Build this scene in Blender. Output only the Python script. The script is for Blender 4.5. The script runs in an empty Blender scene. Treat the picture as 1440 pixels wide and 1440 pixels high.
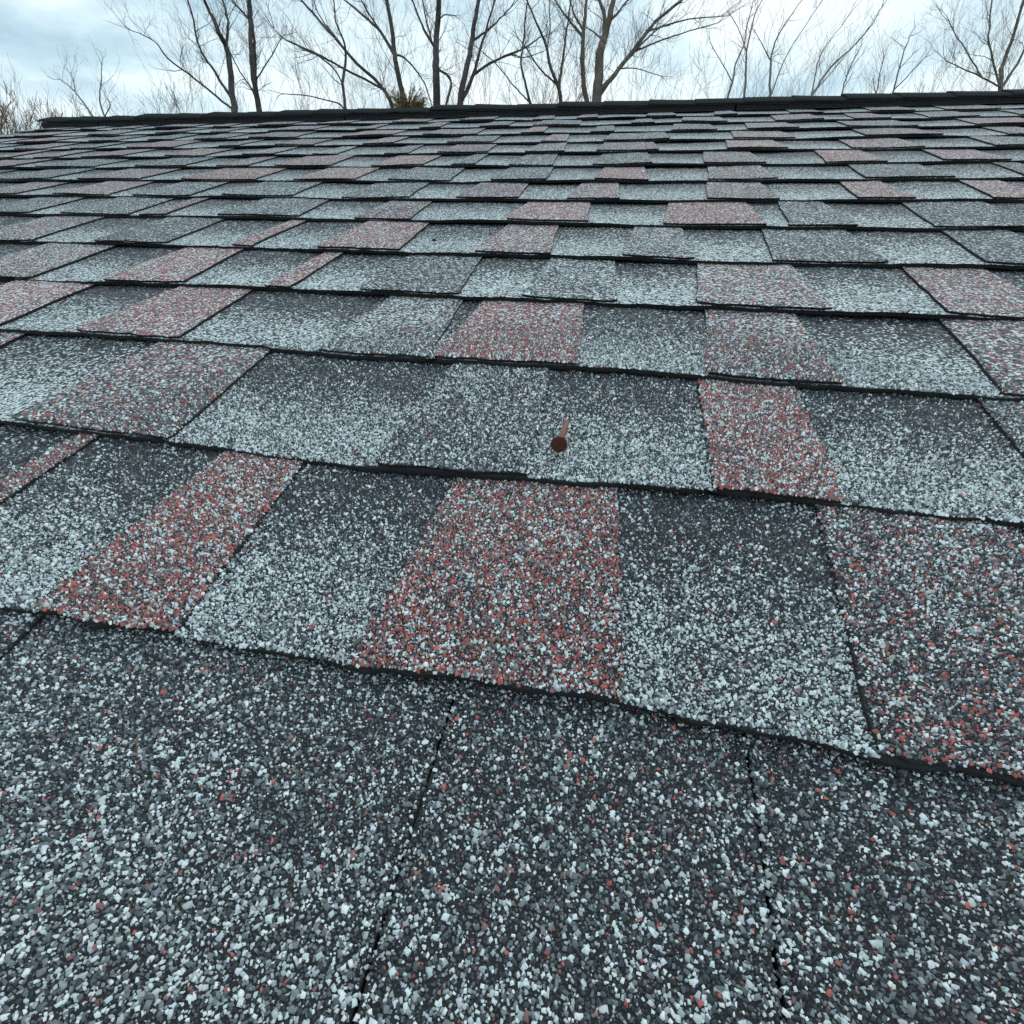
import bpy, math, random
import numpy as np
from mathutils import Vector, Matrix

random.seed(7)
rng = np.random.default_rng(11)
scene = bpy.context.scene
col = scene.collection

# ------------------------------------------------------------------ camera
E = 0.143                                   # shingle exposure in metres
PITCH = math.radians(18.4)                  # roof pitch, 4 in 12
AX, AY, AZ = -0.75439492, 0.05332715, 0.23945558
H = 1.4676443 * E                           # camera height above the roof plane
F = 720.0                                   # focal length in pixels of the 1440 px photograph


def rot(ax, m):
    return np.array(Matrix.Rotation(ax, 3, m))


RC = rot(AZ, 'Z') @ rot(AX, 'X') @ rot(AY, 'Y')      # camera (right, forward, up) -> roof axes
TILT = rot(PITCH, 'X')                                # roof axes -> world
RW = TILT @ RC
CAMPOS = TILT @ np.array([0, 0, H])

cam = bpy.data.cameras.new('camera')
cam.sensor_width = 36.0
cam.lens = 36.0 * F / 1440.0
cam.clip_start = 0.01
cam.clip_end = 3000.0
camo = bpy.data.objects.new('camera', cam)
col.objects.link(camo)
m = Matrix.Identity(4)
for i in range(3):
    m[i][0] = RW[i, 0]
    m[i][1] = RW[i, 2]
    m[i][2] = -RW[i, 1]
    m[i][3] = CAMPOS[i]
camo.matrix_world = m
scene.camera = camo

# ------------------------------------------------------------------ sky, sun, exposure
SUN_EL, SUN_AZ = math.radians(52), math.radians(20)   # azimuth clockwise from +Y
world = bpy.data.worlds.new('World')
scene.world = world
world.use_nodes = True
nt = world.node_tree
nt.nodes.clear()


def N(tree, kind, **kw):
    n = tree.nodes.new(kind)
    for k, v in kw.items():
        if k == 'inp':
            for a, b in v.items():
                n.inputs[a].default_value = b
        else:
            setattr(n, k, v)
    return n


def L(tree, a, b):
    tree.links.new(a, b)


def ramp(tree, stops, interp='LINEAR'):
    n = tree.nodes.new('ShaderNodeValToRGB')
    cr = n.color_ramp
    cr.interpolation = interp
    while len(cr.elements) < len(stops):
        cr.elements.new(0.5)
    for e_, (p, c) in zip(cr.elements, stops):
        e_.position = p
        e_.color = (c, c, c, 1) if not isinstance(c, tuple) else (*c, 1)
    return n


sky = N(nt, 'ShaderNodeTexSky', sky_type='NISHITA', sun_disc=False, sun_elevation=SUN_EL, sun_rotation=SUN_AZ)
tc = N(nt, 'ShaderNodeTexCoord')
mp = N(nt, 'ShaderNodeMapping', inp={'Scale': (1.0, 1.0, 2.6), 'Rotation': (0.1, 0.05, 0.9), 'Location': (0.35, 0.0, 0.2)})
L(nt, tc.outputs['Generated'], mp.inputs['Vector'])
n1 = N(nt, 'ShaderNodeTexNoise', inp={'Scale': 2.3, 'Detail': 7.0, 'Roughness': 0.56, 'Distortion': 0.3})
L(nt, mp.outputs[0], n1.inputs['Vector'])
# cloud brightness, in units of the background strength below
cloud = ramp(nt, [(0.32, (4.4, 6.6, 8.0)), (0.42, (6.6, 8.8, 9.8)), (0.50, (9.2, 10.9, 11.4)), (0.62, (11.4, 12.1, 12.2))])
L(nt, n1.outputs['Fac'], cloud.inputs['Fac'])
cover = ramp(nt, [(0.25, 0.72), (0.5, 0.97)])
L(nt, n1.outputs['Fac'], cover.inputs['Fac'])
mix = N(nt, 'ShaderNodeMixRGB')
L(nt, cover.outputs['Color'], mix.inputs['Fac'])
L(nt, sky.outputs['Color'], mix.inputs['Color1'])
L(nt, cloud.outputs['Color'], mix.inputs['Color2'])
bg = N(nt, 'ShaderNodeBackground', inp={'Strength': 0.1})
L(nt, mix.outputs['Color'], bg.inputs['Color'])
wo = N(nt, 'ShaderNodeOutputWorld')
L(nt, bg.outputs[0], wo.inputs['Surface'])

sun = bpy.data.lights.new('sun', 'SUN')
sun.energy = 0.8
sun.angle = math.radians(14)
sun.color = (1.0, 0.97, 0.93)
suno = bpy.data.objects.new('sun', sun)
col.objects.link(suno)
sd = Vector((math.sin(SUN_AZ) * math.cos(SUN_EL), math.cos(SUN_AZ) * math.cos(SUN_EL), math.sin(SUN_EL)))
suno.rotation_euler = sd.to_track_quat('Z', 'Y').to_euler()
suno.location = sd * 40

vs = scene.view_settings
vs.view_transform = 'Standard'
vs.look = 'None'
vs.exposure = 0.0
vs.gamma = 1.0
vs.use_curve_mapping = False
scene.cycles.use_denoising = False
scene.cycles.max_bounces = 4
scene.cycles.diffuse_bounces = 2
scene.cycles.glossy_bounces = 2


# ------------------------------------------------------------------ materials
def new_mat(name):
    mt = bpy.data.materials.new(name)
    mt.use_nodes = True
    t = mt.node_tree
    b = t.nodes['Principled BSDF']
    return mt, t, b


LIGHT = np.array([0.57, 0.66, 0.68])
GRAY = np.array([0.128, 0.152, 0.168])
BLACK = np.array([0.030, 0.036, 0.044])
RED = np.array([0.43, 0.115, 0.105])
BROWN = np.array([0.25, 0.13, 0.125])


def math_node(t, op, a, b):
    n = t.nodes.new('ShaderNodeMath')
    n.operation = op
    for i, x in enumerate((a, b)):
        if isinstance(x, (int, float)):
            n.inputs[i].default_value = x
        else:
            t.links.new(x, n.inputs[i])
    return n.outputs[0]


def mixc(t, fac, a, b):
    n = t.nodes.new('ShaderNodeMixRGB')
    t.links.new(fac, n.inputs['Fac'])
    for k, x in (('Color1', a), ('Color2', b)):
        if isinstance(x, tuple):
            n.inputs[k].default_value = (*x, 1)
        else:
            t.links.new(x, n.inputs[k])
    return n.outputs[0]


def granule_field_material():
    """Mineral granules seen from too far off to be built one by one."""
    mt, t, b = new_mat('granule_field')
    tc = t.nodes.new('ShaderNodeTexCoord')
    oi = t.nodes.new('ShaderNodeObjectInfo')
    off = t.nodes.new('ShaderNodeVectorMath')
    off.operation = 'ADD'
    sc = t.nodes.new('ShaderNodeVectorMath')
    sc.operation = 'SCALE'
    sc.inputs[0].default_value = (3.1, 7.7, 1.3)
    L(t, oi.outputs['Random'], sc.inputs['Scale'])
    L(t, tc.outputs['Object'], off.inputs[0])
    L(t, sc.outputs[0], off.inputs[1])
    vo = N(t, 'ShaderNodeTexVoronoi', inp={'Scale': 560.0, 'Randomness': 1.0})
    L(t, off.outputs[0], vo.inputs['Vector'])
    sep = t.nodes.new('ShaderNodeSeparateColor')
    L(t, vo.outputs['Color'], sep.inputs[0])
    r, g, bl = sep.outputs[0], sep.outputs[1], sep.outputs[2]

    def att(n):
        a = t.nodes.new('ShaderNodeAttribute')
        a.attribute_name = n
        return a.outputs['Fac']
    no = N(t, 'ShaderNodeTexNoise', inp={'Scale': 26.0, 'Detail': 3.0})
    L(t, off.outputs[0], no.inputs['Vector'])
    wob = math_node(t, 'MULTIPLY', math_node(t, 'SUBTRACT', no.outputs['Fac'], 0.5), 0.30)
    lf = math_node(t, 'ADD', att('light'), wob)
    isl = math_node(t, 'LESS_THAN', r, lf)
    isr = math_node(t, 'LESS_THAN', r, math_node(t, 'ADD', lf, att('red')))
    isb = math_node(t, 'GREATER_THAN', r, math_node(t, 'SUBTRACT', 1.0, att('dark')))
    grey = mixc(t, isb, tuple(GRAY), tuple(BLACK))
    isbr = math_node(t, 'LESS_THAN', g, 0.58)
    rd = mixc(t, isbr, tuple(RED), tuple(BROWN))
    c = mixc(t, isr, grey, rd)
    c = mixc(t, isl, c, tuple(LIGHT))
    hsv = t.nodes.new('ShaderNodeHueSaturation')
    L(t, c, hsv.inputs['Color'])
    L(t, math_node(t, 'ADD', math_node(t, 'MULTIPLY', bl, 0.7), 0.50), hsv.inputs['Value'])
    fin = mixc(t, att('bare'), hsv.outputs[0], (0.022, 0.024, 0.026))      # asphalt between the built granules
    L(t, fin, b.inputs['Base Color'])
    b.inputs['Roughness'].default_value = 0.75
    b.inputs['Specular IOR Level'].default_value = 0.25
    bp = N(t, 'ShaderNodeBump', invert=True, inp={'Strength': 0.8, 'Distance': 0.0011})
    L(t, vo.outputs['Distance'], bp.inputs['Height'])
    L(t, bp.outputs[0], b.inputs['Normal'])
    return mt


def attr_material():
    mt, t, b = new_mat('granule')
    a = t.nodes.new('ShaderNodeAttribute')
    a.attribute_name = 'gcol'
    L(t, a.outputs['Color'], b.inputs['Base Color'])
    b.inputs['Roughness'].default_value = 0.55
    b.inputs['Specular IOR Level'].default_value = 0.35
    return mt


def plain(name, c, rough=0.8, noise=None, spec=0.3, bump=0.0):
    mt, t, b = new_mat(name)
    b.inputs['Base Color'].default_value = (*c, 1)
    b.inputs['Roughness'].default_value = rough
    b.inputs['Specular IOR Level'].default_value = spec
    if noise:
        s, c2 = noise
        tc = t.nodes.new('ShaderNodeTexCoord')
        no = N(t, 'ShaderNodeTexNoise', inp={'Scale': s, 'Detail': 6.0, 'Roughness': 0.65})
        L(t, tc.outputs['Object'], no.inputs['Vector'])
        rp = ramp(t, [(0.35, 0.0), (0.65, 1.0)])
        L(t, no.outputs['Fac'], rp.inputs['Fac'])
        o = mixc(t, rp.outputs[0], tuple(c), tuple(c2))
        L(t, o, b.inputs['Base Color'])
        if bump:
            bp = N(t, 'ShaderNodeBump', inp={'Strength': 0.7, 'Distance': bump})
            L(t, no.outputs['Fac'], bp.inputs['Height'])
            L(t, bp.outputs[0], b.inputs['Normal'])
    return mt


M_FIELD = granule_field_material()
M_GRAN = attr_material()
M_EDGE = plain('asphalt_edge', (0.010, 0.011, 0.012), 0.9, (900, (0.03, 0.032, 0.034)), 0.2, 0.0006)
M_DECK = plain('roofing_felt', (0.012, 0.012, 0.013), 0.95)
M_VENT = plain('vent_plastic', (0.026, 0.031, 0.035), 0.6, (60, (0.036, 0.042, 0.046)))
M_CAP = plain('cap_granules', (0.006, 0.011, 0.011), 0.95, (420, (0.016, 0.023, 0.023)), 0.05, 0.0006)
M_BARK = plain('bark', (0.085, 0.072, 0.062), 0.95, (6, (0.17, 0.15, 0.13)), 0.1)
M_BARK_DARK = plain('bark_dark', (0.045, 0.042, 0.042), 0.95, (7, (0.10, 0.095, 0.09)), 0.1)
M_TWIG = plain('twig', (0.17, 0.155, 0.15), 0.95, None, 0.1)
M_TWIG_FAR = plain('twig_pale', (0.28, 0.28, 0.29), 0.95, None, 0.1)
M_TWIG_BROWN = plain('twig_brown', (0.22, 0.16, 0.125), 0.95, None, 0.1)
M_NEEDLE = plain('dry_needles', (0.17, 0.15, 0.075), 0.9, (9, (0.27, 0.20, 0.11)), 0.1)
M_RUST = plain('rust', (0.045, 0.015, 0.010), 0.85, (500, (0.095, 0.034, 0.022)), 0.2, 0.0003)
M_RUST_SHANK = plain('rust_shank', (0.15, 0.06, 0.045), 0.8, (600, (0.26, 0.13, 0.11)), 0.25, 0.0003)
M_CHIP = plain('white_chip', (0.8, 0.8, 0.78), 0.6)
M_DEBRIS = plain('dark_debris', (0.02, 0.017, 0.015), 0.8)
M_GRASS = plain('winter_grass', (0.07, 0.075, 0.03), 0.95, (0.7, (0.13, 0.11, 0.06)))
M_SIDING = plain('siding', (0.45, 0.46, 0.46), 0.7)


def mesh_obj(name, verts, faces, mats, parent=None, face_mats=None):
    me = bpy.data.meshes.new(name)
    me.from_pydata(verts, [], faces)
    for mt in (mats if isinstance(mats, (list, tuple)) else [mats]):
        me.materials.append(mt)
    if face_mats is not None:
        me.polygons.foreach_set('material_index', face_mats)
    me.update()
    o = bpy.data.objects.new(name, me)
    col.objects.link(o)
    if parent is not None:
        o.parent = parent
    return o


def tag(o, label=None, cat=None, group=None, kind=None):
    for k, v in (('label', label), ('category', cat), ('group', group), ('kind', kind)):
        if v:
            o[k] = v
    return o


# ------------------------------------------------------------------ photo pixel -> roof coordinates / world rays
def to_roof(x, y):
    d = RC @ np.array([(x - 720) / F, 1.0, -(y - 720) / F])
    t = -H / d[2]
    return d[0] * t / E, d[1] * t / E            # in exposures


def ray(x, y, depth):
    d = RW @ np.array([(x - 720) / F, 1.0, -(y - 720) / F])
    return Vector(CAMPOS + d * depth)


# ------------------------------------------------------------------ ground, house body
GROUND_Z = -3.6
g = mesh_obj('ground', [(-900, -900, GROUND_Z), (900, -900, GROUND_Z), (900, 900, GROUND_Z), (-900, 900, GROUND_Z)], [(0, 1, 2, 3)], M_GRASS)
tag(g, 'winter grass ground around the house', 'ground', kind='structure')

U0, U1 = -16.15, 15.0                            # roof ends in exposures
V_BUTT0 = 0.7096                                 # butt line of course 0, in exposures
V_VENT = 14.47                                   # front face of the ridge vent
V_APEX = V_VENT + 0.46
KLAST = 13
KFIRST = -4

c2, s2 = math.cos(2 * PITCH), math.sin(2 * PITCH)


def prof(s, hgt):
    """Roof section: s metres from the ridge (negative = front slope), hgt above that slope -> local (v, w)."""
    va = V_APEX * E
    if abs(s) < 1e-9:
        return va + hgt / math.cos(PITCH) * math.sin(PITCH), hgt
    if s < 0:
        return va + s, hgt
    return va + s * c2 + hgt * s2, -s * s2 + hgt * c2


vb_ = (V_BUTT0 + KFIRST) * E
sl = V_APEX * E - vb_
sec = [prof(-sl, -0.008), prof(0, -0.008), prof(sl, -0.008), prof(sl, -0.026), prof(0, -0.026), prof(-sl, -0.026)]
vv, ff = [], []
for u in (U0 * E + 0.004, U1 * E):
    vv += [(u, a, b) for a, b in sec]
for i in range(6):
    j = (i + 1) % 6
    ff.append((i, j, j + 6, i + 6))
ff += [(5, 4, 1, 0), (4, 3, 2, 1), (6, 7, 10, 11), (7, 8, 9, 10)]
roof = mesh_obj('roof', vv, ff, M_DECK)
roof.rotation_euler = (PITCH, 0, 0)
tag(roof, 'gable roof slope covered in grey and red laminated asphalt shingles', 'roof', kind='structure')

wv = []
for u in (U0 * E + 0.12, U1 * E - 0.12):
    for s, h_ in ((-sl + 0.3, -0.03), (0, -0.03), (sl - 0.3, -0.03)):
        a, b = prof(s, h_)
        p = TILT @ np.array([u, a, b])
        wv.append(tuple(p))
    p0, p2 = wv[-3], wv[-1]
    wv.append((p2[0], p2[1], GROUND_Z))
    wv.append((p0[0], p0[1], GROUND_Z))
wf = [(0, 4, 3, 2, 1), (5, 6, 7, 8, 9), (2, 3, 8, 7), (4, 0, 5, 9), (0, 1, 6, 5), (1, 2, 7, 6)]
tag(mesh_obj('house_wall', wv, wf, M_SIDING), 'pale walls of the house under the shingle roof', 'wall', kind='structure')

# ------------------------------------------------------------------ shingle courses
# raised tabs per course, read off the photograph: (left px, right px, look) along the butt line
BUTT = {
    0: [(0, 862), (270, 905), (500, 945), (870, 1003), (1220, 1072), (1440, 1112)],
    1: [(0, 600), (440, 655), (640, 675), (860, 693), (1180, 720), (1440, 748)],
    2: [(0, 468), (300, 490), (600, 514), (810, 527), (1170, 550), (1440, 570)],
    3: [(0, 397), (270, 406), (480, 416), (720, 427), (1110, 446), (1440, 459)],
    4: [(0, 343), (300, 352), (720, 366), (1000, 374), (1440, 383)],
    5: [(0, 303), (290, 308), (720, 318), (1000, 325), (1440, 329)],
    6: [(0, 278), (240, 280), (720, 287), (960, 288), (1440, 286)],
    7: [(0, 257), (200, 257), (720, 261), (1100, 259), (1440, 255)],
    8: [(0, 240), (240, 238), (720, 239), (1030, 236), (1440, 230)],
}
TABS_PX = {
    0: [(60, 265, 'red'), (495, 872, 'red'), (1221, 1720, 'rgd')],
    1: [(25, 246, 'rg'), (530, 745, 'gr'), (998, 1182, 'red'), (1500, 1760, 'gr')],
    2: [(-160, 3, 'red'), (113, 256, 'red'), (450, 604, 'rgl'), (610, 812, 'red'), (990, 1183, 'rg'), (1406, 1680, 'rg')],
    3: [(-80, 48, 'rg'), (148, 262, 'red'), (376, 411, 'red'), (507, 646, 'gr'), (735, 866, 'gr'), (977, 1166, 'rg'), (1326, 1500, 'redl')],
    4: [(-60, 50, 'rg'), (134, 236, 'gr'), (329, 358, 'red'), (447, 563, 'red'), (668, 773, 'redl'), (875, 975, 'rgl'), (1084, 1246, 'gr'), (1381, 1520, 'gr')],
    5: [(-40, 47, 'gr'), (88, 182, 'gr'), (200, 236, 'rg'), (308, 421, 'gr'), (500, 579, 'rg'), (712, 826, 'red'), (932, 1076, 'red'), (1107, 1202, 'gr'), (1311, 1470, 'gr')],
    6: [(-40, 25, 'rg'), (75, 154, 'redl'), (188, 269, 'gr'), (313, 412, 'gr'), (480, 576, 'gr'), (642, 729, 'rg'), (797, 871, 'redl'), (993, 1096, 'rg'), (1203, 1285, 'red'), (1393, 1480, 'red')],
    7: [(-10, 73, 'gr'), (110, 199, 'rg'), (255, 359, 'red'), (412, 501, 'red'), (545, 632, 'gr'), (690, 769, 'gr'), (835, 911, 'red'), (995, 1092, 'rg'), (1215, 1342, 'gr'), (1438, 1500, 'gr')],
    8: [(-60, 20, 'rg'), (50, 133, 'gr'), (190, 262, 'gr'), (305, 350, 'rg'), (385, 467, 'redl'), (521, 596, 'red'), (635, 668, 'gr'), (715, 777, 'gr'), (832, 916, 'gr'), (988, 1076, 'rg'), (1160, 1246, 'red'), (1325, 1421, 'redl')],
}
TABS_U = {k: [(to_roof(a, np.interp(a, *zip(*BUTT[k])))[0], to_roof(b, np.interp(b, *zip(*BUTT[k])))[0], t) for a, b, t in v] for k, v in TABS_PX.items()}
TABS_U[0].insert(0, (-2.75, to_roof(135, 617)[0] + 0.05, 'red'))
TABS_U[-1] = [(-2.62, to_roof(80, 876)[0], 'grd'), (-0.376, 0.456, 'speck'), (0.47, 1.75, 'speckd')]


def fill_tabs(lst, r):
    """Continue a course with irregular tabs out to both roof ends."""
    lst = sorted(lst)
    out = list(lst)
    looks = ['gr', 'gr', 'rg', 'rg', 'red', 'redl', 'rgl']

    def width():
        return r.choice([0.45, 0.62, 0.8, 0.85, 0.95, 1.1])
    x = lst[0][0] if lst else r.uniform(-1, 0)
    while x > U0:
        x -= r.choice([0.5, 0.62, 0.75, 0.85, 1.0])
        w = width()
        if x <= U0 + 0.1:
            break
        out.append((max(U0, x - w), x, r.choice(looks)))
        x -= w
    x = lst[-1][1] if lst else out[0][1]
    while x < U1:
        x += r.choice([0.5, 0.62, 0.75, 0.85, 1.0])
        w = width()
        if x >= U1 - 0.1:
            break
        out.append((x, min(U1, x + w), r.choice(looks)))
        x += w
    return sorted(out)


def fractions(look, t):
    """Share of light, red and dark granules; t = 0 at the butt edge, 1 under the next course."""
    t = np.clip(t, 0, 1)
    one = np.ones_like(t)
    s = np.clip((t - 0.12) / 0.75, 0, 1)
    s = s * s * (3 - 2 * s)
    if look == 'lt':
        return 0.58 - 0.48 * s, 0.008 * one, 0.12 + 0.48 * s
    if look == 'ltd':
        return 0.42 - 0.20 * s, 0.018 * one, 0.16 + 0.20 * s
    if look == 'gr':
        return 0.29 * one, 0.02 * one, 0.32 + 0.06 * s
    if look == 'grd':
        return 0.24 * one, 0.03 * one, 0.45 * one
    if look == 'rg':
        return 0.30 * one, 0.20 * one, 0.20 * one
    if look == 'rgl':
        return 0.34 * one, 0.07 * one, 0.24 * one
    if look == 'rgd':
        return 0.28 * one, 0.16 * one, 0.28 * one
    if look == 'red':
        return 0.31 * one, 0.42 * one, 0.09 * one
    if look == 'redl':
        return 0.31 * one, 0.32 * one, 0.13 * one
    if look == 'speck':
        return 0.37 - 0.16 * s, 0.035 * one, 0.24 + 0.14 * s
    return 0.30 - 0.07 * s, 0.03 * one, 0.32 + 0.08 * s          # speckd


TH = 0.0043            # the shingle strip
THT = 0.0025           # the tab laminated on top of it
LEN = 1.38             # how far a piece runs up under the next course, in exposures


def wave(u, v, ph):
    return (0.0007 * np.sin(u * 2.3 + ph) + 0.0005 * np.sin(u * 5.1 + 1.7 * ph + v * 1.3)
            + 0.0004 * np.sin(v * 3.1 + u * 0.7 + ph * 0.6))


# how far each hand-laid butt line strays from true, read off the photograph
LAID = {}
for k_, pts_ in BUTT.items():
    q_ = [to_roof(*p) for p in pts_]
    LAID[k_] = ([a for a, b in q_], [float(np.clip(b - V_BUTT0 - k_, -0.12, 0.12)) for a, b in q_])


def butt_v(k, u, ph):
    """Butt line of a course in exposures, hand-laid: slightly wavy."""
    if k in LAID:
        base = np.interp(u, *LAID[k])
    else:
        base = 0.010 * np.sin(u * 0.9 + ph) + (u + 4) * 0.010 * min(max((k - 7) / 6.0, 0), 1)
    return (V_BUTT0 + k + base + 0.004 * np.sin(u * 2.7 + 2.1 * ph) + 0.004 * np.sin(u * 13.0 + ph) + 0.003 * np.sin(u * 31.0 + 1.3 * ph))


def surf(k, u, v, lift, ph):
    """Top of a piece (metres above the deck) at (u, v) in exposures."""
    t = v - (V_BUTT0 + k)
    z = (TH + THT) * (1 - t) + lift + wave(u, v, ph * 0.3)
    return z + 0.0009 * np.exp(-np.clip(t, 0, 9) * 7) * np.sin(u * 1.7 + ph * 2.0)


GR_NEAR, GR_FAR = 0.43, 0.55         # granules are built one by one this close to the camera (metres)
SP = 0.00124


def hexa_granules(k, uL, uR, tap, look, lift, ph, seed, cover=()):
    """Granules of one piece: centres, radii and colours."""
    r = np.random.default_rng(seed)
    v0 = V_BUTT0 + k
    if not -2 <= k <= 4 or v0 + 1 < -1.5 or uR < -5 or uL > 5:
        return None
    uLm, uRm = max(uL, -4.6) * E, min(uR, 4.6) * E
    nx = int((uRm - uLm) / SP) + 2
    ny = int(1.09 * E / (SP * 0.87)) + 1
    if nx < 2:
        return None
    gx, gy = np.meshgrid(np.arange(nx), np.arange(ny))
    x = uLm + (gx + 0.5 * (gy % 2)) * SP
    y = v0 * E - 0.005 + gy * SP * 0.87
    x = x.ravel() + r.normal(0, 0.00033, x.size)
    y = y.ravel() + r.normal(0, 0.00033, y.size)
    d = np.sqrt(x ** 2 + y ** 2 + H ** 2)
    keep = r.random(d.size) < np.clip((GR_FAR - d) / (GR_FAR - GR_NEAR), 0, 1)
    u, v = x / E, y / E
    t = v - butt_v(k, u, ph)
    rag = r.normal(-0.001, 0.0035, d.size)                # granules spill raggedly over the cut edges
    keep &= (t > 0.002 + 0.6 * rag) & (u > uL + tap * t + rag) & (u < uR - tap * t - rag)
    keep &= y > -0.09
    for ca, cb, ct in cover:                     # nothing under the laminated tabs
        keep &= ~((u > ca + ct * t + 0.01) & (u < cb - ct * t - 0.01))
    u, v, t, x, y = u[keep], v[keep], t[keep], x[keep], y[keep]
    if u.size == 0:
        return None
    z = surf(k, u, v, lift, ph)
    lf, rf, df = fractions(look, t)
    blot = (np.sin(u * 9 + ph) * np.sin(v * 7 + 2 * ph) + np.sin(u * 17 + v * 11 + ph) * 0.7 + np.sin(v * 23 - u * 6) * 0.4) * 0.055
    lf = lf + blot + 0.04
    q = r.random(u.size)
    n = u.size
    c = np.empty((n, 3))
    c[:] = GRAY * r.uniform(0.6, 1.6, (n, 1))
    isb = q > 1 - df
    c[isb] = BLACK * r.uniform(0.7, 1.9, (isb.sum(), 1))
    isr = (q >= lf) & (q < lf + rf)
    br = r.random(n) < 0.58
    c[isr & ~br] = RED * r.uniform(0.7, 1.25, ((isr & ~br).sum(), 1))
    c[isr & br] = BROWN * r.uniform(0.6, 1.3, ((isr & br).sum(), 1))
    isl = q < lf
    c[isl] = LIGHT * r.uniform(0.5, 1.32, (isl.sum(), 1))
    c *= 1 + r.normal(0, 0.03, (n, 3))
    rad = 0.00080 * np.exp(r.normal(0, 0.29, n))
    big = r.random(n) < 0.05
    rad[big] *= 1.28
    glint = isl & (r.random(n) < 0.10)
    c[glint] = np.array([0.80, 0.85, 0.85])  # specular sparkle painted into the colour of some light granules
    rad[isr & ~br] *= 1.12
    return x, y, z, np.clip(rad, 0.00035, 0.0017), np.clip(c, 0.01, 0.86)


# one crushed-stone granule: four-sided foot and a two-point crest, six triangles
_an = np.array([0, 1.45, 3.1, 4.7, 0.75, 3.9])


def granule_mesh(data, r):
    x, y, z, rad, c = data
    n = x.size
    yaw = r.uniform(0, 2 * np.pi, n)
    ell = r.uniform(0.70, 1.0, n)
    el_a = r.uniform(0, np.pi, n)
    ca, sa = np.cos(el_a), np.sin(el_a)
    hgt = rad * r.uniform(0.7, 1.25, n)
    P = np.empty((n, 6, 3))
    for i in range(6):
        a = yaw + _an[i] + r.normal(0, 0.2, n)
        rr_ = rad * (r.uniform(0.9, 1.25, n) if i < 4 else r.uniform(0.35, 0.75, n))
        px, py = np.cos(a) * rr_, np.sin(a) * rr_
        lx, ly = px * ca + py * sa, (-px * sa + py * ca) * ell
        P[:, i, 0] = x + lx * ca - ly * sa
        P[:, i, 1] = y + lx * sa + ly * ca
        P[:, i, 2] = z + (-0.0003 if i < 4 else hgt * r.uniform(0.8, 1.1, n))
    return P, c


GT = np.array([(0, 1, 4), (1, 2, 5), (1, 5, 4), (2, 3, 5), (3, 0, 4), (3, 4, 5)])
TOTAL = [0]


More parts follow.
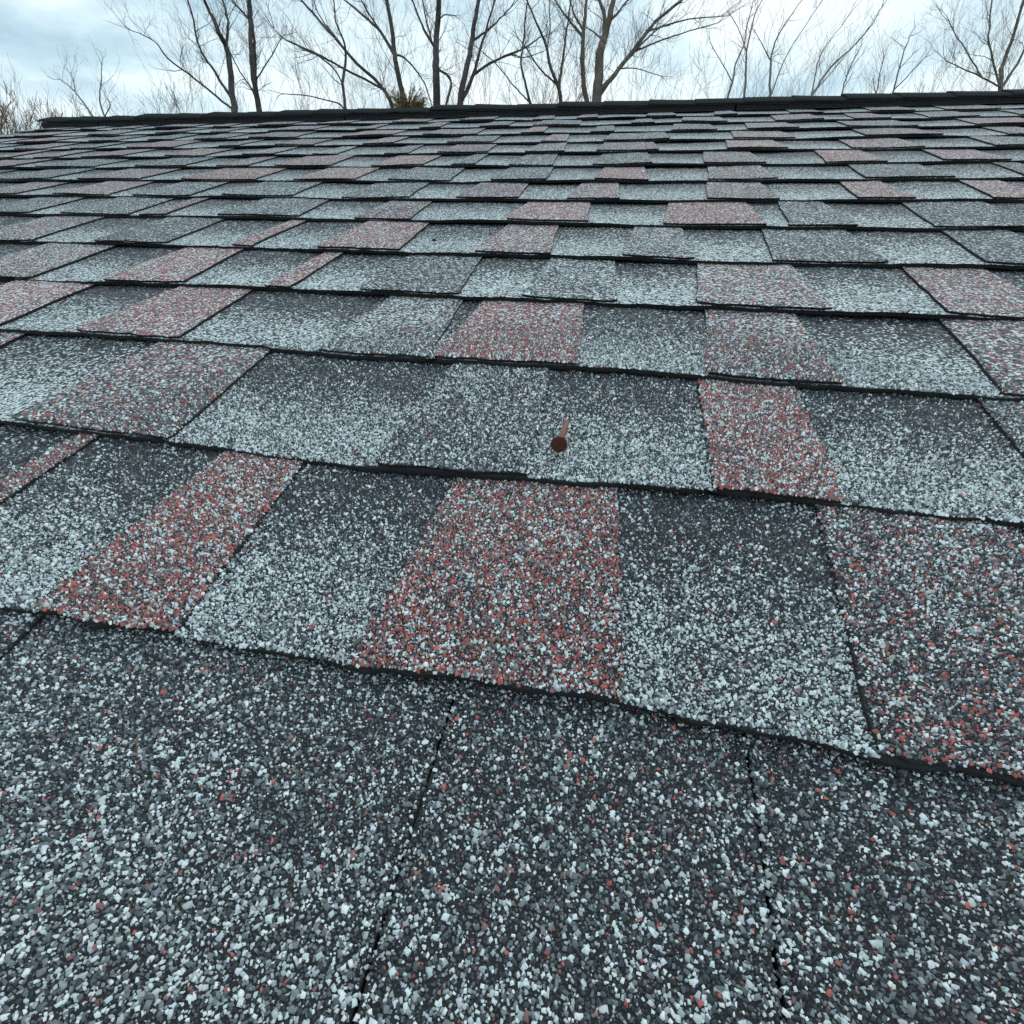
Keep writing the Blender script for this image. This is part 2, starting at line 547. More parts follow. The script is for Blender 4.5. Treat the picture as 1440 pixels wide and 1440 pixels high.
def build_piece(name, k, uL, uR, tap, look, lift, ph, parent, seed, near, cover=()):
    """One shingle layer: top sheet on a grid, skirts of asphalt at butt and sides, granules near the camera."""
    v0 = V_BUTT0 + k
    dens = 12 if near else 4
    nu = max(3, int((uR - uL) * dens) + 2)
    tv = np.array([0, 0.04, 0.12, 0.25, 0.4, 0.55, 0.7, 0.85, 1.0, LEN]) if near else np.array([0, 0.1, 0.35, 0.7, 1.0, LEN])
    nv = len(tv)
    cu, cv = 0.5 * (uL + uR) * E, v0 * E
    r = np.random.default_rng(seed + 5)
    U = np.empty((nv, nu))
    V = np.empty((nv, nu))
    for j, t in enumerate(tv):
        a, b = uL + tap * t, uR - tap * t
        U[j] = np.linspace(a, b, nu)
        V[j] = butt_v(k, U[j], ph) + t if t < 0.5 else v0 + t
    jit = r.normal(0, 0.006, nu)
    V[0] += jit
    if nu > 4:                                       # worn corners
        V[0, 0] += 0.018
        V[0, -1] += 0.018
    U[:, 0] += r.normal(0, 0.004, nv)
    U[:, -1] += r.normal(0, 0.004, nv)
    Z = surf(k, U, V, lift, ph)
    Z[0] -= 0.0006
    top = np.stack([U * E - cu, V * E - cv, Z], -1).reshape(-1, 3)
    rim = [j * nu for j in range(nv - 1, -1, -1)] + list(range(1, nu)) + [j * nu + nu - 1 for j in range(1, nv)]
    low = top[rim].copy()
    low[:, 2] -= (THT if name == 'tab' else TH) * 0.97
    low[:, :2] *= 1.0
    inset = low[:, 1] < 0.01
    low[inset, 1] += 0.0006 + 0.0006 * r.random(inset.sum())
    faces, fm = [], []
    for j in range(nv - 1):
        for i in range(nu - 1):
            a = j * nu + i
            faces.append((a, a + 1, a + 1 + nu, a + nu))
            fm.append(0)
    nb = len(top)
    for i in range(len(rim) - 1):
        faces.append((rim[i + 1], rim[i], nb + i, nb + i + 1))
        fm.append(1)
    verts = np.concatenate([top, low])
    t_at = np.clip(V.reshape(-1) - v0, 0, 1)
    dl = r.normal(0, 0.035)
    lf, rf, df = fractions(look, t_at)
    lf = lf + dl
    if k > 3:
        lf = lf * (0.86 if k < 7 else 0.78)                 # upper courses: darkening at grazing view put into the granule mix
    dist = np.sqrt((U.reshape(-1) * E) ** 2 + (V.reshape(-1) * E) ** 2 + H ** 2)
    bare = np.clip((GR_FAR - dist) / (GR_FAR - GR_NEAR), 0, 1) * (V.reshape(-1) * E > -0.10)
    if not near:
        bare = bare * 0
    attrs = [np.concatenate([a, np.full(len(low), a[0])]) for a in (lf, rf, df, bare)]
    gran = hexa_granules(k, uL, uR, tap, look, lift, ph, seed, cover)
    me = bpy.data.meshes.new(name)
    if gran is None:
        me.from_pydata(verts.tolist(), [], faces)
        for mt in (M_FIELD, M_EDGE):
            me.materials.append(mt)
        me.polygons.foreach_set('material_index', fm)
        gc = None
        allv = len(verts)
    else:
        P, gc = granule_mesh(gran, r)
        n = len(P)
        P = P - np.array([cu, cv, 0])
        TOTAL[0] += n
        gv = P.reshape(-1, 3)
        base = len(verts)
        allv = base + len(gv)
        tri = (GT[None] + (base + 6 * np.arange(n))[:, None, None]).reshape(-1, 3)
        lv = np.concatenate([np.array(faces).reshape(-1), tri.reshape(-1)])
        nq, ntri = len(faces), len(tri)
        me.vertices.add(allv)
        me.vertices.foreach_set('co', np.concatenate([verts, gv]).reshape(-1).astype(np.float32))
        me.loops.add(len(lv))
        me.loops.foreach_set('vertex_index', lv.astype(np.int32))
        me.polygons.add(nq + ntri)
        ls = np.concatenate([np.arange(nq) * 4, nq * 4 + np.arange(ntri) * 3])
        me.polygons.foreach_set('loop_start', ls.astype(np.int32))
        for mt in (M_FIELD, M_EDGE, M_GRAN):
            me.materials.append(mt)
        me.polygons.foreach_set('material_index', np.concatenate([fm, np.full(ntri, 2)]).astype(np.int32))
        me.update(calc_edges=True)
        ca = me.attributes.new('gcol', 'FLOAT_COLOR', 'POINT')
        cc = np.zeros((allv, 4), np.float32)
        cc[:, 3] = 1
        cc[base:, :3] = np.repeat(gc, 6, axis=0)
        ca.data.foreach_set('color', cc.reshape(-1))
    for nm, a in zip(('light', 'red', 'dark', 'bare'), attrs):
        at = me.attributes.new(nm, 'FLOAT', 'POINT')
        full = np.zeros(allv, np.float32)
        full[:len(a)] = a
        at.data.foreach_set('value', full)
    me.update()
    o = bpy.data.objects.new(name, me)
    col.objects.link(o)
    o.parent = parent
    if name == 'tab':
        o.location = (cu - parent.location.x, cv - parent.location.y, 0)
    else:
        o.location = (cu, cv, 0)
    return o


rr = random.Random(5)
seed = 100
for k in range(KFIRST, KLAST + 1):
    if k < -3:
        # courses behind the photographer, never in view: kept plain
        pass
    ph = rr.uniform(0, 20)
    tabs = fill_tabs(TABS_U.get(k, []), rr)
    # strips about one metre long, meeting where a tab ends
    cuts = [U0]
    own = {-1: [-7.2, -0.378, 0.463, 7.4], 0: [-8.2, -1.34, 5.6], 1: [-6.5, TABS_U[1][2][0], 7.4], 2: [-8.0, TABS_U[2][2][1] + 0.01, 6.0]}
    if k in own:
        cuts += own[k]
    else:
        x = U0 + rr.uniform(2, 6.8)
        while x < U1 - 1.5:
            edge = min((t[1] for t in tabs), key=lambda q: abs(q - x))
            if edge - cuts[-1] > 1.0 and edge < U1 - 0.5:
                cuts.append(edge)
            x += 6.9
    cuts.append(U1)
    near = -2 <= k <= 4
    for a, b in zip(cuts[:-1], cuts[1:]):
        seed += 17
        lk = 'ltd' if k == -1 else 'lt'
        slit = 0.0065 if k == -1 else 0.003 if k == 1 else 0.0015
        todo = []
        for (ta, tb, look) in tabs:
            mid = 0.5 * (ta + tb)
            if not (a <= mid < b) or abs(mid) > 7.5 + 1.3 * (k + 2) or k < -2:
                continue
            tap = (0.0 if k == 1 and look == 'red' else 0.07) if tb - ta > 0.3 else 0.02
            lift = THT + rr.uniform(-0.0002, 0.0005)
            if k == -1 and ta > -1:
                lift = 0.0009 if ta < 0 else 0.0004
                tap = 0.0
            todo.append((max(ta, a + slit), min(tb, b - slit), tap, look, lift))
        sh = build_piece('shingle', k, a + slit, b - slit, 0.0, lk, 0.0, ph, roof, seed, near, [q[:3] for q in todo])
        for (ta, tb, tap, look, lift) in todo:
            seed += 13
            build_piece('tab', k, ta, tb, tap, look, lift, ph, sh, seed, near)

# ------------------------------------------------------------------ ridge vent and ridge caps
VENT_H = 0.0215
joints = [U0 + 0.15, to_roof(487, 171)[0], to_roof(1036, 161)[0], to_roof(1036, 161)[0] + 8.5, U1]
joints = [joints[0], joints[1] - 7.0 if joints[1] - 7.0 > joints[0] + 1 else joints[0] + 2, *joints[1:]]
rw = random.Random(3)


def skew(p):
    return (p[0], p[1] + 0.016 * (p[0] + 4 * E), p[2])


for a, b in zip(joints[:-1], joints[1:]):
    w = 0.46 * E
    dz = rw.uniform(-0.001, 0.001)
    pts = [prof(-w, 0.0045), prof(-w + 0.004, VENT_H + dz), prof(0, VENT_H + 0.002), prof(w - 0.004, VENT_H), prof(w, 0.0045)]
    vv = [(a * E + 0.003, *p) for p in pts] + [(b * E - 0.003, *p) for p in pts]
    n = len(pts)
    ff = [(i, i + 1, n + i + 1, n + i) for i in range(n - 1)] + [tuple(range(n))[::-1], tuple(range(n, 2 * n))]
    vent = mesh_obj('ridge_vent', [skew(p) for p in vv], ff, M_VENT, roof)
    # low ribs along the exhaust face
    rv, rf_ = [], []
    for q in range(3):
        v_, w_ = prof(-w, 0.0075 + q * 0.004)
        i0 = len(rv)
        for u in (a * E + 0.004, b * E - 0.004):
            rv += [(u, v_ + 0.0014, w_), (u, v_ - 0.0012, w_ + 0.0003), (u, v_ - 0.0012, w_ + 0.0014), (u, v_ + 0.0014, w_ + 0.002)]
        rf_ += [(i0, i0 + 1, i0 + 5, i0 + 4), (i0 + 1, i0 + 2, i0 + 6, i0 + 5), (i0 + 2, i0 + 3, i0 + 7, i0 + 6)]
    mesh_obj('louvre', [skew(p) for p in rv], rf_, M_VENT, vent)


u = U0 + 0.15
while u < U1:
    ln = 1.9
    w = 0.46 * E + 0.003
    lift0 = 0.004 + rw.uniform(0, 0.0025)
    if rw.random() < 0.18:
        lift0 += rw.uniform(0.002, 0.004)
    ss = [-w, -w * 0.66, -w * 0.3, 0, w * 0.3, w * 0.66, w]
    vv, nu = [], 4
    warp = [rw.uniform(-0.0012, 0.0016) for _ in range(nu)]
    for i in range(nu):
        f = i / (nu - 1)
        uu = (u + ln * f) * E
        hh = VENT_H + lift0 * (1 - f) + 0.003 + warp[i]
        for s in ss:
            droop = 0.0035 if abs(abs(s) - w) < 1e-6 else 0.0
            vv.append((uu, *prof(s, hh - droop)))
        for s in ss:
            droop = 0.0035 if abs(abs(s) - w) < 1e-6 else 0.0
            vv.append((uu, *prof(s, hh - droop - 0.004)))
    ns = len(ss)
    ff, fm = [], []
    for i in range(nu - 1):
        for j in range(ns - 1):
            a = i * 2 * ns + j
            b = a + 2 * ns
            ff.append((a, b, b + 1, a + 1)); fm.append(0)
            ff.append((a + ns, a + ns + 1, b + ns + 1, b + ns)); fm.append(1)
        a = i * 2 * ns
        b = a + 2 * ns
        ff.append((a, a + ns, b + ns, b)); fm.append(1)
        ff.append((a + ns - 1, b + ns - 1, b + 2 * ns - 1, a + 2 * ns - 1)); fm.append(1)
    for j in range(ns - 1):
        ff.append((j, j + 1, j + 1 + ns, j + ns)); fm.append(1)
    cp = mesh_obj('ridge_cap', [skew(p) for p in vv], ff, [M_CAP, M_EDGE], roof, fm)
    u += 1.0


# ------------------------------------------------------------------ tubes
class Tubes:
    def __init__(self):
        self.v, self.f = [], []

    def add(self, pts, radii, sides, cap=False):
        n = len(pts)
        i0 = len(self.v)
        prev = None
        for i in range(n):
            a = pts[max(i - 1, 0)]
            b = pts[min(i + 1, n - 1)]
            d = (b - a)
            if d.length < 1e-9:
                d = Vector((0, 0, 1))
            d.normalize()
            if prev is None:
                prev = d.orthogonal().normalized()
            else:
                prev = prev - d * prev.dot(d)
                prev = d.orthogonal().normalized() if prev.length < 1e-6 else prev.normalized()
            q = d.cross(prev)
            for s in range(sides):
                an = 2 * math.pi * s / sides
                self.v.append(tuple(pts[i] + (prev * math.cos(an) + q * math.sin(an)) * radii[i]))
        for i in range(n - 1):
            for s in range(sides):
                t = (s + 1) % sides
                self.f.append((i0 + i * sides + s, i0 + i * sides + t, i0 + (i + 1) * sides + t, i0 + (i + 1) * sides + s))
        if cap:
            self.f.append(tuple(range(i0, i0 + sides))[::-1])
            self.f.append(tuple(range(i0 + (n - 1) * sides, i0 + n * sides)))

    def build(self, name, mt, parent=None, origin=None):
        if origin is not None:
            v = [(a - origin[0], b - origin[1], c - origin[2]) for a, b, c in self.v]
        else:
            v = self.v
        o = mesh_obj(name, v, self.f, mt, parent)
        o.data.polygons.foreach_set('use_smooth', [True] * len(o.data.polygons))
        return o


# ------------------------------------------------------------------ rusty nail standing proud of the shingle
nu_, nv_ = to_roof(796, 603)
tip_roof = np.array([nu_ * E, nv_ * E, surf(1, np.array(nu_), np.array(nv_), 0, 0) + 0.0006])
tip = Vector(TILT @ tip_roof)
dtip = RW.T @ (np.array(tip) - CAMPOS)
dep = dtip[1] - 0.036
headp = ray(786, 625, dep)
ax = (headp - tip).normalized()
nail = bpy.data.objects.new('nail', None)
nail.location = tip
col.objects.link(nail)
tag(nail, 'rusty brown nail sticking out of a pale grey shingle', 'nail')
tb = Tubes()
tb.add([tip - ax * 0.003, tip, tip + (headp - tip) * 0.5, headp], [0.0019, 0.0019, 0.0020, 0.0021], 10, True)
tb.build('shank', M_RUST_SHANK, nail, tip)
tb = Tubes()
tb.add([headp - ax * 0.0016, headp - ax * 0.0008, headp, headp + ax * 0.0005, headp + ax * 0.0007],
       [0.0024, 0.0052, 0.0054, 0.0048, 0.0030], 20, True)
tb.build('head', M_RUST, nail, tip)


def scrap(name, x, y, k, lift, size, mt, label, cat):
    u_, v_ = to_roof(x, y)
    z = float(surf(k, np.array(u_), np.array(v_), lift, 0)) + 0.0012
    o0 = TILT @ np.array([u_ * E, v_ * E, z])
    r = random.Random(x)
    vv, n = [], 6
    for i in range(n):
        a = 2 * math.pi * i / n
        d = size * r.uniform(0.5, 1.1)
        vv.append((math.cos(a) * d, math.sin(a) * d * 0.6, r.uniform(0, size * 0.25)))
    for i in range(n):
        vv.append((vv[i][0] * 0.6, vv[i][1] * 0.6, vv[i][2] + size * r.uniform(0.25, 0.6)))
    ff = [(i, (i + 1) % n, n + (i + 1) % n, n + i) for i in range(n)] + [tuple(range(n, 2 * n)), tuple(range(n))[::-1]]
    o = mesh_obj(name, vv, ff, mt)
    o.location = o0
    o.rotation_euler = (PITCH, 0, 0)
    tag(o, label, cat)


scrap('paint_chip', 903, 249, 7, THT, 0.006, M_CHIP, 'small white chip lying on a reddish shingle tab', 'chip')
scrap('bark_crumb', 612, 347, 4, 0, 0.0045, M_DEBRIS, 'tiny dark bark crumb lying on a pale shingle', 'debris')


# ------------------------------------------------------------------ trees
def rand_perp(d, r):
    p = d.orthogonal().normalized()
    q = d.cross(p)
    a = r.uniform(0, 2 * math.pi)
    return p * math.cos(a) + q * math.sin(a)


def grow(tw, p, d, ln, rad, level, maxlevel, r, up=0.18, dens=1.0, minr=0.0017):
    """A crooked tapering branch with smaller ones along it."""
    n = 4 if level < maxlevel else 3
    pts, rad_l = [p], [rad]
    cur, dd = p.copy(), d.copy()
    for i in range(n):
        dd = (dd + rand_perp(dd, r) * r.uniform(0.08, 0.42) + Vector((0, 0, up * 0.4))).normalized()
        cur = cur + dd * (ln / n)
        pts.append(cur.copy())
        rad_l.append(max(minr, rad * (1 - 0.8 * (i + 1) / n)))
    tw.add(pts, rad_l, 4 if rad > 0.02 else 3)
    if level >= maxlevel:
        return
    kids = max(2, int(r.uniform(3.0, 5.3) * dens))
    for _ in range(kids):
        f = r.uniform(0.22, 0.98) * n
        i = min(int(f), n - 1)
        q = pts[i].lerp(pts[i + 1], f - i)
        bd = (pts[i + 1] - pts[i]).normalized()
        nd = (bd * r.uniform(0.7, 1.0) + rand_perp(bd, r) * r.uniform(0.35, 0.75) + Vector((0, 0, up))).normalized()
        grow(tw, q, nd, ln * r.uniform(0.38, 0.66), max(minr, rad * (1 - 0.75 * f / n) * r.uniform(0.45, 0.7)), level + 1, maxlevel, r, up, dens, minr)


def limb_points(px, depth, r, wob=0.06):
    pts = []
    dd = depth
    for i, (x, y) in enumerate(px):
        if i:
            dd += r.uniform(-wob, wob) * depth * 0.35
        pts.append(ray(x, y, dd))
    return pts


def traced_tree(name, label, depth, limbs, sd, bark=M_BARK_DARK, twig=M_TWIG, lev=2, dens=1.0, group=None):
    """limbs: list of (pixel polyline from base to end, width px at base, at end). The first one is the trunk."""
    r = random.Random(sd)
    base = limb_points(limbs[0][0], depth, r, 0)[0]
    foot = Vector((base.x, base.y, GROUND_Z - 0.05))
    root = bpy.data.objects.new(name, None)
    root.location = foot
    col.objects.link(root)
    tag(root, label, 'tree', group)
    tr, tw = Tubes(), Tubes()
    pxm = depth / F
    trunk_pts = None
    for li, (px, w0, w1) in enumerate(limbs):
        pts = limb_points(px, depth, r)
        if li and trunk_pts:                     # root the limb on the nearest traced wood
            q = min(trunk_pts, key=lambda a: (a - pts[0]).length)
            if (q - pts[0]).length < 0.12 * depth:
                sh = q - pts[0]
                pts = [p + sh * (1 - i / (len(pts) - 1)) for i, p in enumerate(pts)]
        r0, r1 = w0 * pxm * 0.5, w1 * pxm * 0.5
        # dense smooth polyline with crooks
        fine, rad = [], []
        for i in range(len(pts) - 1):
            for s in range(4):
                f = s / 4
                p0 = pts[max(i - 1, 0)]
                p1, p2 = pts[i], pts[i + 1]
                p3 = pts[min(i + 2, len(pts) - 1)]
                c = 0.5 * ((2 * p1) + (p2 - p0) * f + (2 * p0 - 5 * p1 + 4 * p2 - p3) * f * f + (3 * p1 - p0 - 3 * p2 + p3) * f ** 3)
                jit = (p2 - p1).length * 0.02
                fine.append(c + Vector((r.uniform(-jit, jit), r.uniform(-jit, jit), 0)))
        fine.append(pts[-1])
        m_ = len(fine)
        rad = [r0 + (r1 - r0) * i / (m_ - 1) for i in range(m_)]
        if li == 0:
            below = [foot.lerp(fine[0], f) for f in (0, 0.12, 0.5)]
            tr.add(below + fine, [r0 * 1.9, r0 * 1.35, r0 * 1.12] + rad, 8)
        else:
            tr.add(fine, rad, 6)
        trunk_pts = (trunk_pts or []) + fine
        # keep growing above the traced end
        end_d = (fine[-1] - fine[-3]).normalized()
        total = sum((fine[i + 1] - fine[i]).length for i in range(m_ - 1))
        if px[-1][1] <= 12:
            for _ in range(2):
                grow(tw, fine[-1], (end_d + rand_perp(end_d, r) * 0.22 + Vector((0, 0, 0.2))).normalized(), r.uniform(2.2, 3.2), r1, 0, lev + 1, r, dens=dens)
        else:
            for _ in range(2):
                grow(tw, fine[-1], (end_d + rand_perp(end_d, r) * 0.3).normalized(), total * r.uniform(0.3, 0.45), r1, 1, lev + 1, r, dens=dens)
        nb = max(4, int(total * 3.8 * dens))
        for _ in range(nb):
            f = r.uniform(0.18, 1.0) * (m_ - 1)
            i = min(int(f), m_ - 2)
            d = (fine[i + 1] - fine[i]).normalized()
            nd = (d * 0.7 + rand_perp(d, r) * r.uniform(0.4, 0.9) + Vector((0, 0, 0.22))).normalized()
            ln = r.uniform(0.5, 1.5) * (1.0 - 0.35 * f / m_) * depth / 16
            grow(tw, fine[i].lerp(fine[i + 1], f - i), nd, ln, min(rad[i] * 0.5, r.uniform(0.007, 0.016)), 1, lev + 1, r, dens=dens)
    tr.build('trunk', bark, root, foot)
    tw.build('crown', twig, root, foot)
    return root


traced_tree('bare_tree', 'dark bare tree whose long low branch bends out over the ridge, beside a twin-stemmed tree', 16, [
    ([(331, 161), (327, 133), (322, 83), (317, 63), (308, 47), (303, 32), (293, 13), (285, -5)], 9, 3),
    ([(327, 117), (324, 80), (319, 58), (321, 30), (313, 0)], 5, 2.5),
    ([(325, 138), (308, 113), (298, 95), (287, 80), (277, 58), (270, 20), (262, -5)], 4, 2),
    ([(318, 160), (297, 140), (267, 113), (232, 84), (218, 62), (197, 47)], 3.5, 1.2)], 21)
traced_tree('bare_tree', 'dark upright bare tree with close twin stems growing from the ridge line', 17, [
    ([(365, 160), (360, 130), (354, 93), (352, 50), (350, 0)], 8, 4.5),
    ([(365, 125), (363, 83), (357, 37), (352, 0)], 5, 2.5),
    ([(352, 157), (348, 133), (340, 115), (327, 88), (318, 60)], 3, 1.2),
    ([(352, 50), (345, 30), (328, 3)], 4, 2),
    ([(366, 120), (380, 90), (398, 50)], 2, 1)], 22)
traced_tree('bare_tree', 'slender bare sapling in front of the vent joint, forking low', 14, [
    ([(487, 156), (482, 117), (486, 83), (484, 60), (473, 32), (470, 5)], 4.5, 1.5),
    ([(480, 115), (463, 90), (433, 70), (400, 55)], 2.5, 1),
    ([(479, 158), (470, 147), (455, 142), (430, 135), (400, 132)], 2.2, 1)], 23, dens=0.7)
traced_tree('bare_tree', 'bare tree leaning far over with two slanting limbs behind the brown bush', 18, [
    ([(552, 152), (548, 140), (533, 118), (493, 80), (462, 43), (432, 10), (420, -5)], 5.5, 2),
    ([(540, 128), (483, 98), (447, 78), (425, 68), (400, 55), (385, 40)], 3, 1.2),
    ([(493, 80), (478, 60), (455, 30), (440, 0)], 3, 1.2)], 24)
traced_tree('bare_tree', 'dark bare tree with a curved trunk rising out of the brown bush', 17, [
    ([(569, 152), (566, 133), (557, 90), (555, 72), (550, 33), (544, 0)], 8, 5),
    ([(553, 87), (538, 55), (517, 30), (487, 2)], 5, 2),
    ([(530, 40), (517, 18), (508, 0)], 3, 1.8),
    ([(558, 80), (568, 82), (580, 93), (597, 117), (607, 148)], 2.6, 1.6)], 25)
traced_tree('bare_tree', 'thick straight bare trunk with one steep limb, beside a crooked thin stem', 18, [
    ([(614, 154), (613, 110), (613, 77), (615, 42), (617, 0)], 11, 7),
    ([(610, 70), (597, 47), (588, 25), (580, 0)], 4.5, 2),
    ([(609, 60), (602, 35), (594, 0)], 3, 1.5),
    ([(617, 33), (625, 22), (640, 22)], 2, 1),
    ([(617, 78), (620, 97), (632, 107), (635, 120), (627, 150)], 3, 3)], 26)
traced_tree('bare_tree', 'dark leaning bare tree that forks at the ridge, one limb arching sideways', 16, [
    ([(645, 154), (653, 107), (662, 67), (667, 33), (673, 0)], 9, 5),
    ([(649, 147), (667, 107), (675, 75), (682, 50), (693, 10)], 6, 2.2),
    ([(667, 107), (690, 90), (717, 77), (738, 68), (758, 53)], 3.6, 1.5),
    ([(690, 90), (715, 80), (735, 82), (765, 72)], 2.2, 1),
    ([(665, 62), (683, 48), (698, 33), (717, 12)], 3.2, 1.4)], 27)
traced_tree('bare_tree', 'thin wavy bare stem standing alone between two forked trees', 15, [
    ([(748, 152), (738, 113), (733, 90), (737, 50), (742, 0)], 3.6, 1.8),
    ([(729, 152), (715, 130), (695, 95), (675, 70)], 2, 1)], 28, dens=0.7)
traced_tree('bare_tree', 'bare tree with a short knobby trunk splitting into three thin stems', 16, [
    ([(788, 151), (787, 128), (775, 97), (767, 62), (757, 37), (742, 3)], 5.5, 2),
    ([(788, 128), (791, 93), (795, 60), (798, 37), (803, 0)], 4.5, 2),
    ([(785, 128), (760, 103), (745, 78), (730, 55)], 2.6, 1.1),
    ([(767, 62), (772, 35), (773, 0)], 2, 1.2)], 29)
traced_tree('bare_tree', 'bare brown tree with one slim trunk fanning into steep limbs beside the thickest trunk', 17, [
    ([(826, 150), (820, 108), (819, 72), (822, 33), (825, 0)], 7, 3.5),
    ([(817, 72), (798, 38), (783, 5)], 4, 2),
    ([(817, 62), (807, 33), (802, 0)], 3.5, 1.8)], 30, bark=M_BARK)
traced_tree('bare_tree', 'largest bare brown tree, thick trunk and a long slanting limb', 15, [
    ([(838, 150), (842, 108), (844, 72), (850, 53), (858, 22), (863, -2)], 14, 6.5),
    ([(845, 67), (847, 28), (842, -2)], 6, 4),
    ([(857, 48), (870, 25), (883, 0)], 4.5, 2.2),
    ([(843, 136), (867, 108), (890, 77), (907, 52), (927, 27), (957, 2)], 7, 3.5),
    ([(850, 142), (868, 110), (893, 78), (905, 62), (918, 47)], 4, 2),
    ([(893, 78), (923, 63), (955, 50), (1010, 32)], 2.4, 1),
    ([(910, 47), (938, 37), (968, 28), (1013, 23)], 2.6, 1.1),
    ([(867, 110), (893, 103), (930, 107)], 1.8, 0.8),
    ([(842, 70), (833, 52), (824, 38)], 2.5, 1.2)], 31, bark=M_BARK)
# thin trees over the other half of the ridge
thin = [
    ([(1022, 142), (1030, 115), (1035, 90), (1045, 65), (1052, 30), (1060, 0)], 3, [([(1030, 118), (1018, 95), (1000, 62)], 1.6)], 'slim bare tree with a low side fork, first beyond the slanting limb'),
    ([(1047, 140), (1049, 90), (1052, 60), (1062, 20), (1072, 0)], 3.2, [([(1049, 75), (1040, 45), (1030, 25)], 1.5)], 'slim straight bare tree beside the low-forked one'),
    ([(1082, 140), (1084, 95), (1088, 65), (1100, 40), (1128, 0)], 3.4, [([(1085, 90), (1075, 70), (1062, 45)], 1.5), ([(1092, 138), (1105, 95), (1120, 60), (1150, 10)], 2.0)], 'bare tree of paired stems curving away from each other'),
    ([(1140, 138), (1160, 105), (1178, 85), (1200, 65), (1222, 40), (1240, 10)], 2.8, [([(1148, 138), (1152, 100), (1160, 70), (1188, 30)], 2.0), ([(1160, 136), (1185, 95), (1195, 70)], 1.4)], 'bare tree with thin stems all slanting the same way in a fan'),
    ([(1182, 136), (1190, 110), (1200, 85), (1208, 70)], 2.0, [([(1186, 120), (1196, 108)], 1.0)], 'short thin bare sapling beside the slanting fan'),
    ([(1232, 134), (1236, 110), (1242, 85)], 2.0, [([(1222, 134), (1228, 115)], 1.2)], 'very short bare sapling just clearing the ridge'),
    ([(1255, 132), (1262, 105), (1272, 70), (1280, 50)], 2.4, [([(1275, 132), (1290, 105), (1302, 80)], 1.8), ([(1265, 100), (1285, 75)], 1.0)], 'bushy bare sapling with several thin stems between short ones and a branchy tree'),
]
for i, (px, w, br, lab) in enumerate(thin):
    traced_tree('slim_tree', lab, 19 + (i % 3) * 2, [(px, w, 1.0)] + [(b, bw, 0.8) for b, bw in br], 60 + i, twig=M_TWIG, dens=0.55, bark=M_TWIG)
traced_tree('bare_tree', 'branchy bare tree with a reddish brown trunk near the high end of the ridge', 17, [
    ([(1408, 130), (1408, 100), (1410, 90), (1425, 50), (1440, 0)], 6, 3),
    ([(1405, 126), (1396, 90), (1390, 50), (1395, 0)], 3, 1.6),
    ([(1398, 128), (1375, 112), (1350, 98), (1330, 85)], 2.2, 1),
    ([(1360, 128), (1355, 100), (1340, 60), (1335, 30)], 2.2, 1),
    ([(1425, 126), (1440, 90), (1452, 40)], 4, 2)], 71, bark=M_BARK)
traced_tree('slim_tree', 'bare sapling slanting over the low end of the ridge cap, forked at its tip', 20, [
    ([(132, 166), (120, 148), (108, 132), (96, 120), (85, 112)], 2.6, 0.9), ([(106, 130), (104, 115), (96, 100)], 1.4, 0.7)], 72, dens=0.3, bark=M_TWIG)
traced_tree('slim_tree', 'thin kinked bare sapling beside the slanting forked one', 20, [
    ([(148, 165), (140, 140), (142, 115), (143, 92)], 2.4, 0.9), ([(166, 166), (164, 148), (150, 138)], 1.6, 0.8)], 73, dens=0.3, bark=M_TWIG)

# far row of pale thin trees behind everything
rf2 = random.Random(99)
for i in range(42):
    x = -60 + 1560 * (i + rf2.uniform(0.1, 0.9)) / 42
    depth = rf2.uniform(26, 44)
    ridge_y = 175 - 46 * x / 1440
    top = ridge_y - rf2.uniform(40, 110) * (0.28 if x < 190 else 1.0) * (0.62 if 1180 < x < 1340 else 1.0)
    base = ray(x, ridge_y + 30, depth)
    tip_ = ray(x + rf2.uniform(-20, 20), top, depth)
    foot = Vector((base.x, base.y, GROUND_Z - 0.05))
    root = bpy.data.objects.new('far_tree', None)
    root.location = foot
    col.objects.link(root)
    tag(root, 'pale thin bare tree in the far row beyond the ridge', 'tree', 'far row of pale bare trees')
    tr, tw = Tubes(), Tubes()
    n = 9
    up = tip_ - foot
    pts = [foot + up * (j / n) * 0.85 + Vector((rf2.uniform(-.12, .12), rf2.uniform(-.12, .12), 0)) * (1 if j else 0) for j in range(n + 1)]
    r0 = rf2.uniform(0.05, 0.085)
    rad = [r0 * (1 - 0.82 * j / n) for j in range(n + 1)]
    tr.add(pts, rad, 5)
    hgt = up.length
    for j in range(17):
        f = rf2.uniform(0.42, 1.0) * n
        a = min(int(f), n - 1)
        d = (pts[a + 1] - pts[a]).normalized()
        nd = (d + rand_perp(d, rf2) * rf2.uniform(0.25, 0.6)).normalized()
        grow(tw, pts[a].lerp(pts[a + 1], f - a), nd, hgt * rf2.uniform(0.12, 0.30), rad[a] * 0.5, 1, 3, rf2, up=0.3, dens=0.9, minr=0.0055)
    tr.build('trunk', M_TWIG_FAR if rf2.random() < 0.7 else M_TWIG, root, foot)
    tw.build('crown', M_TWIG_FAR if rf2.random() < 0.7 else M_TWIG, root, foot)


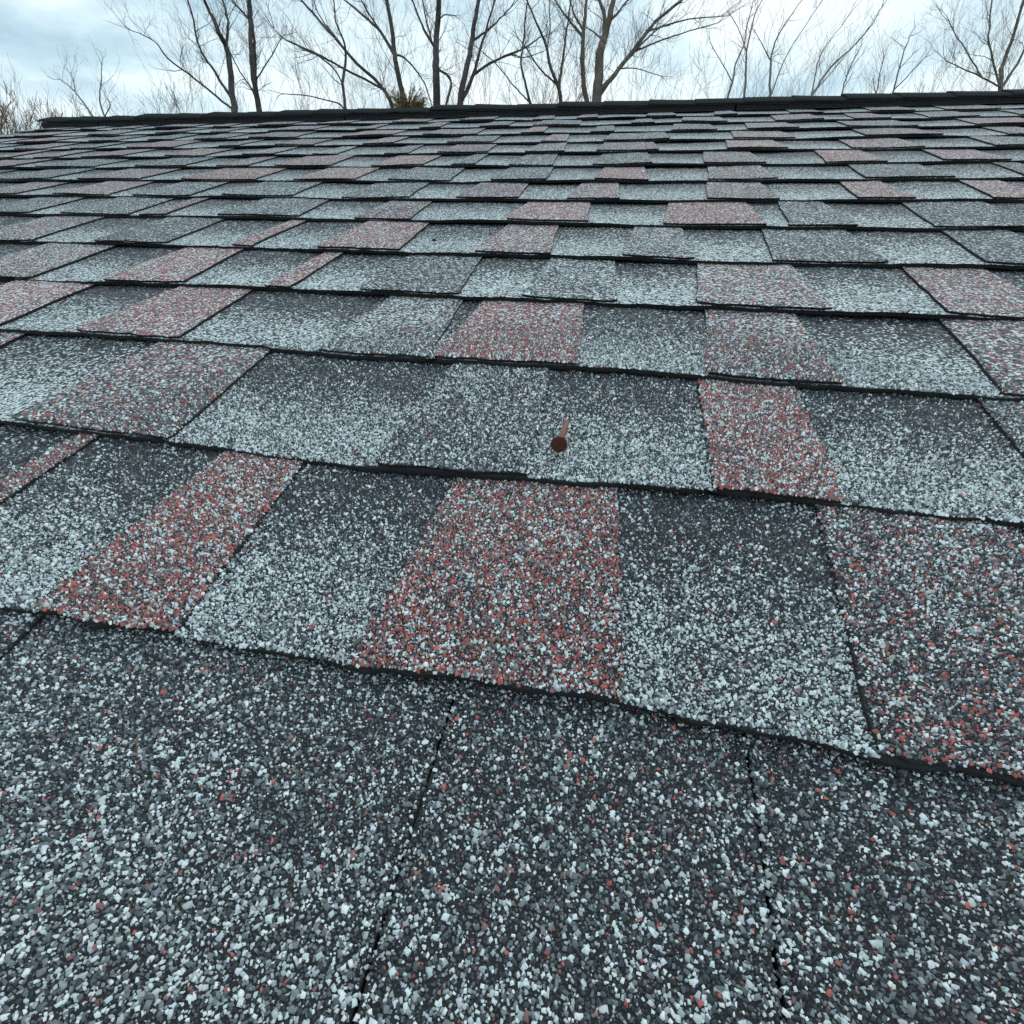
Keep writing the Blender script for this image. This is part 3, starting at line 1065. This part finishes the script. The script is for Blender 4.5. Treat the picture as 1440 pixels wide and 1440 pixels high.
# twiggy brown shrubs past the low end of the ridge
def shrub(label, x, y, depth, spread, height, sd, mt, n):
    r = random.Random(sd)
    c = ray(x, y, depth)
    foot = Vector((c.x, c.y, GROUND_Z - 0.05))
    root = bpy.data.objects.new('bare_shrub', None)
    root.location = foot
    col.objects.link(root)
    tag(root, label, 'shrub', None)
    st, tw = Tubes(), Tubes()
    topz = c.z - GROUND_Z
    for _ in range(n):
        t = foot + Vector((r.uniform(-spread, spread), r.uniform(-spread, spread), topz * r.uniform(0.75, 1.0)))
        b = foot + Vector((r.uniform(-.3, .3) * spread, r.uniform(-.3, .3) * spread, 0))
        pts = [b.lerp(t, f) + Vector((r.uniform(-.05, .05), r.uniform(-.05, .05), 0)) for f in (0, .35, .7, 1)]
        st.add(pts, [0.03, 0.022, 0.014, 0.008], 4)
        for _k in range(5):
            f = r.uniform(0.55, 1.0)
            q = b.lerp(t, f)
            d = ((t - b).normalized() + rand_perp((t - b).normalized(), r) * 0.55).normalized()
            grow(tw, q, d, height * r.uniform(0.35, 0.8), 0.009, 1, 3, r, up=0.22, dens=1.0, minr=0.005)
    st.build('stem', mt, root, foot)
    tw.build('crown', mt, root, foot)


shrub('dense brown bare shrub rising past the end of the roof', 14, 172, 13, 1.1, 1.3, 201, M_TWIG_BROWN, 60)
shrub('twiggy grey-brown bare shrub behind the end of the ridge cap', 62, 168, 17, 1.1, 1.5, 202, M_TWIG_BROWN, 26)
shrub('brown thicket of bare twigs under the long low branch', 230, 172, 19, 2.2, 1.5, 203, M_TWIG, 34)
shrub('brown thicket of bare twigs behind the knobby short trunk', 790, 158, 21, 1.7, 2.0, 204, M_TWIG_BROWN, 26)

# olive-brown conifer top between the two leaning trunks
r = random.Random(301)
c = ray(574, 152, 15)
foot = Vector((c.x, c.y, GROUND_Z - 0.05))
root = bpy.data.objects.new('conifer', None)
root.location = foot
col.objects.link(root)
tag(root, 'low olive-brown conifer top showing behind the ridge between bare trunks', 'tree')
tr, tw = Tubes(), Tubes()
cz = c.z - GROUND_Z
topz = cz + 0.45
tr.add([foot, foot + Vector((0.02, 0, topz * 0.5)), foot + Vector((0, 0.03, topz * 0.97))], [0.11, 0.07, 0.02], 7)
for _ in range(210):
    a = r.uniform(0, 6.283)
    d = Vector((math.cos(a), math.sin(a), r.uniform(0.15, 1.1))).normalized()
    p0 = foot + Vector((0, 0, cz + r.uniform(-0.45, 0.05)))
    ln = r.uniform(0.45, 0.85) * (1.0 - 0.25 * d.z)
    tw.add([p0, p0 + d * ln * 0.5, p0 + d * ln], [0.008, 0.006, 0.003], 3)
    for _n in range(34):
        f = r.uniform(0.3, 1.0)
        q = p0 + d * ln * f
        nd = (d + rand_perp(d, r) * r.uniform(0.4, 1.0)).normalized()
        tw.add([q, q + nd * r.uniform(0.05, 0.13)], [0.005, 0.0014], 3)
tr.build('trunk', M_BARK, root, foot)
tw.build('crown', M_NEEDLE, root, foot)
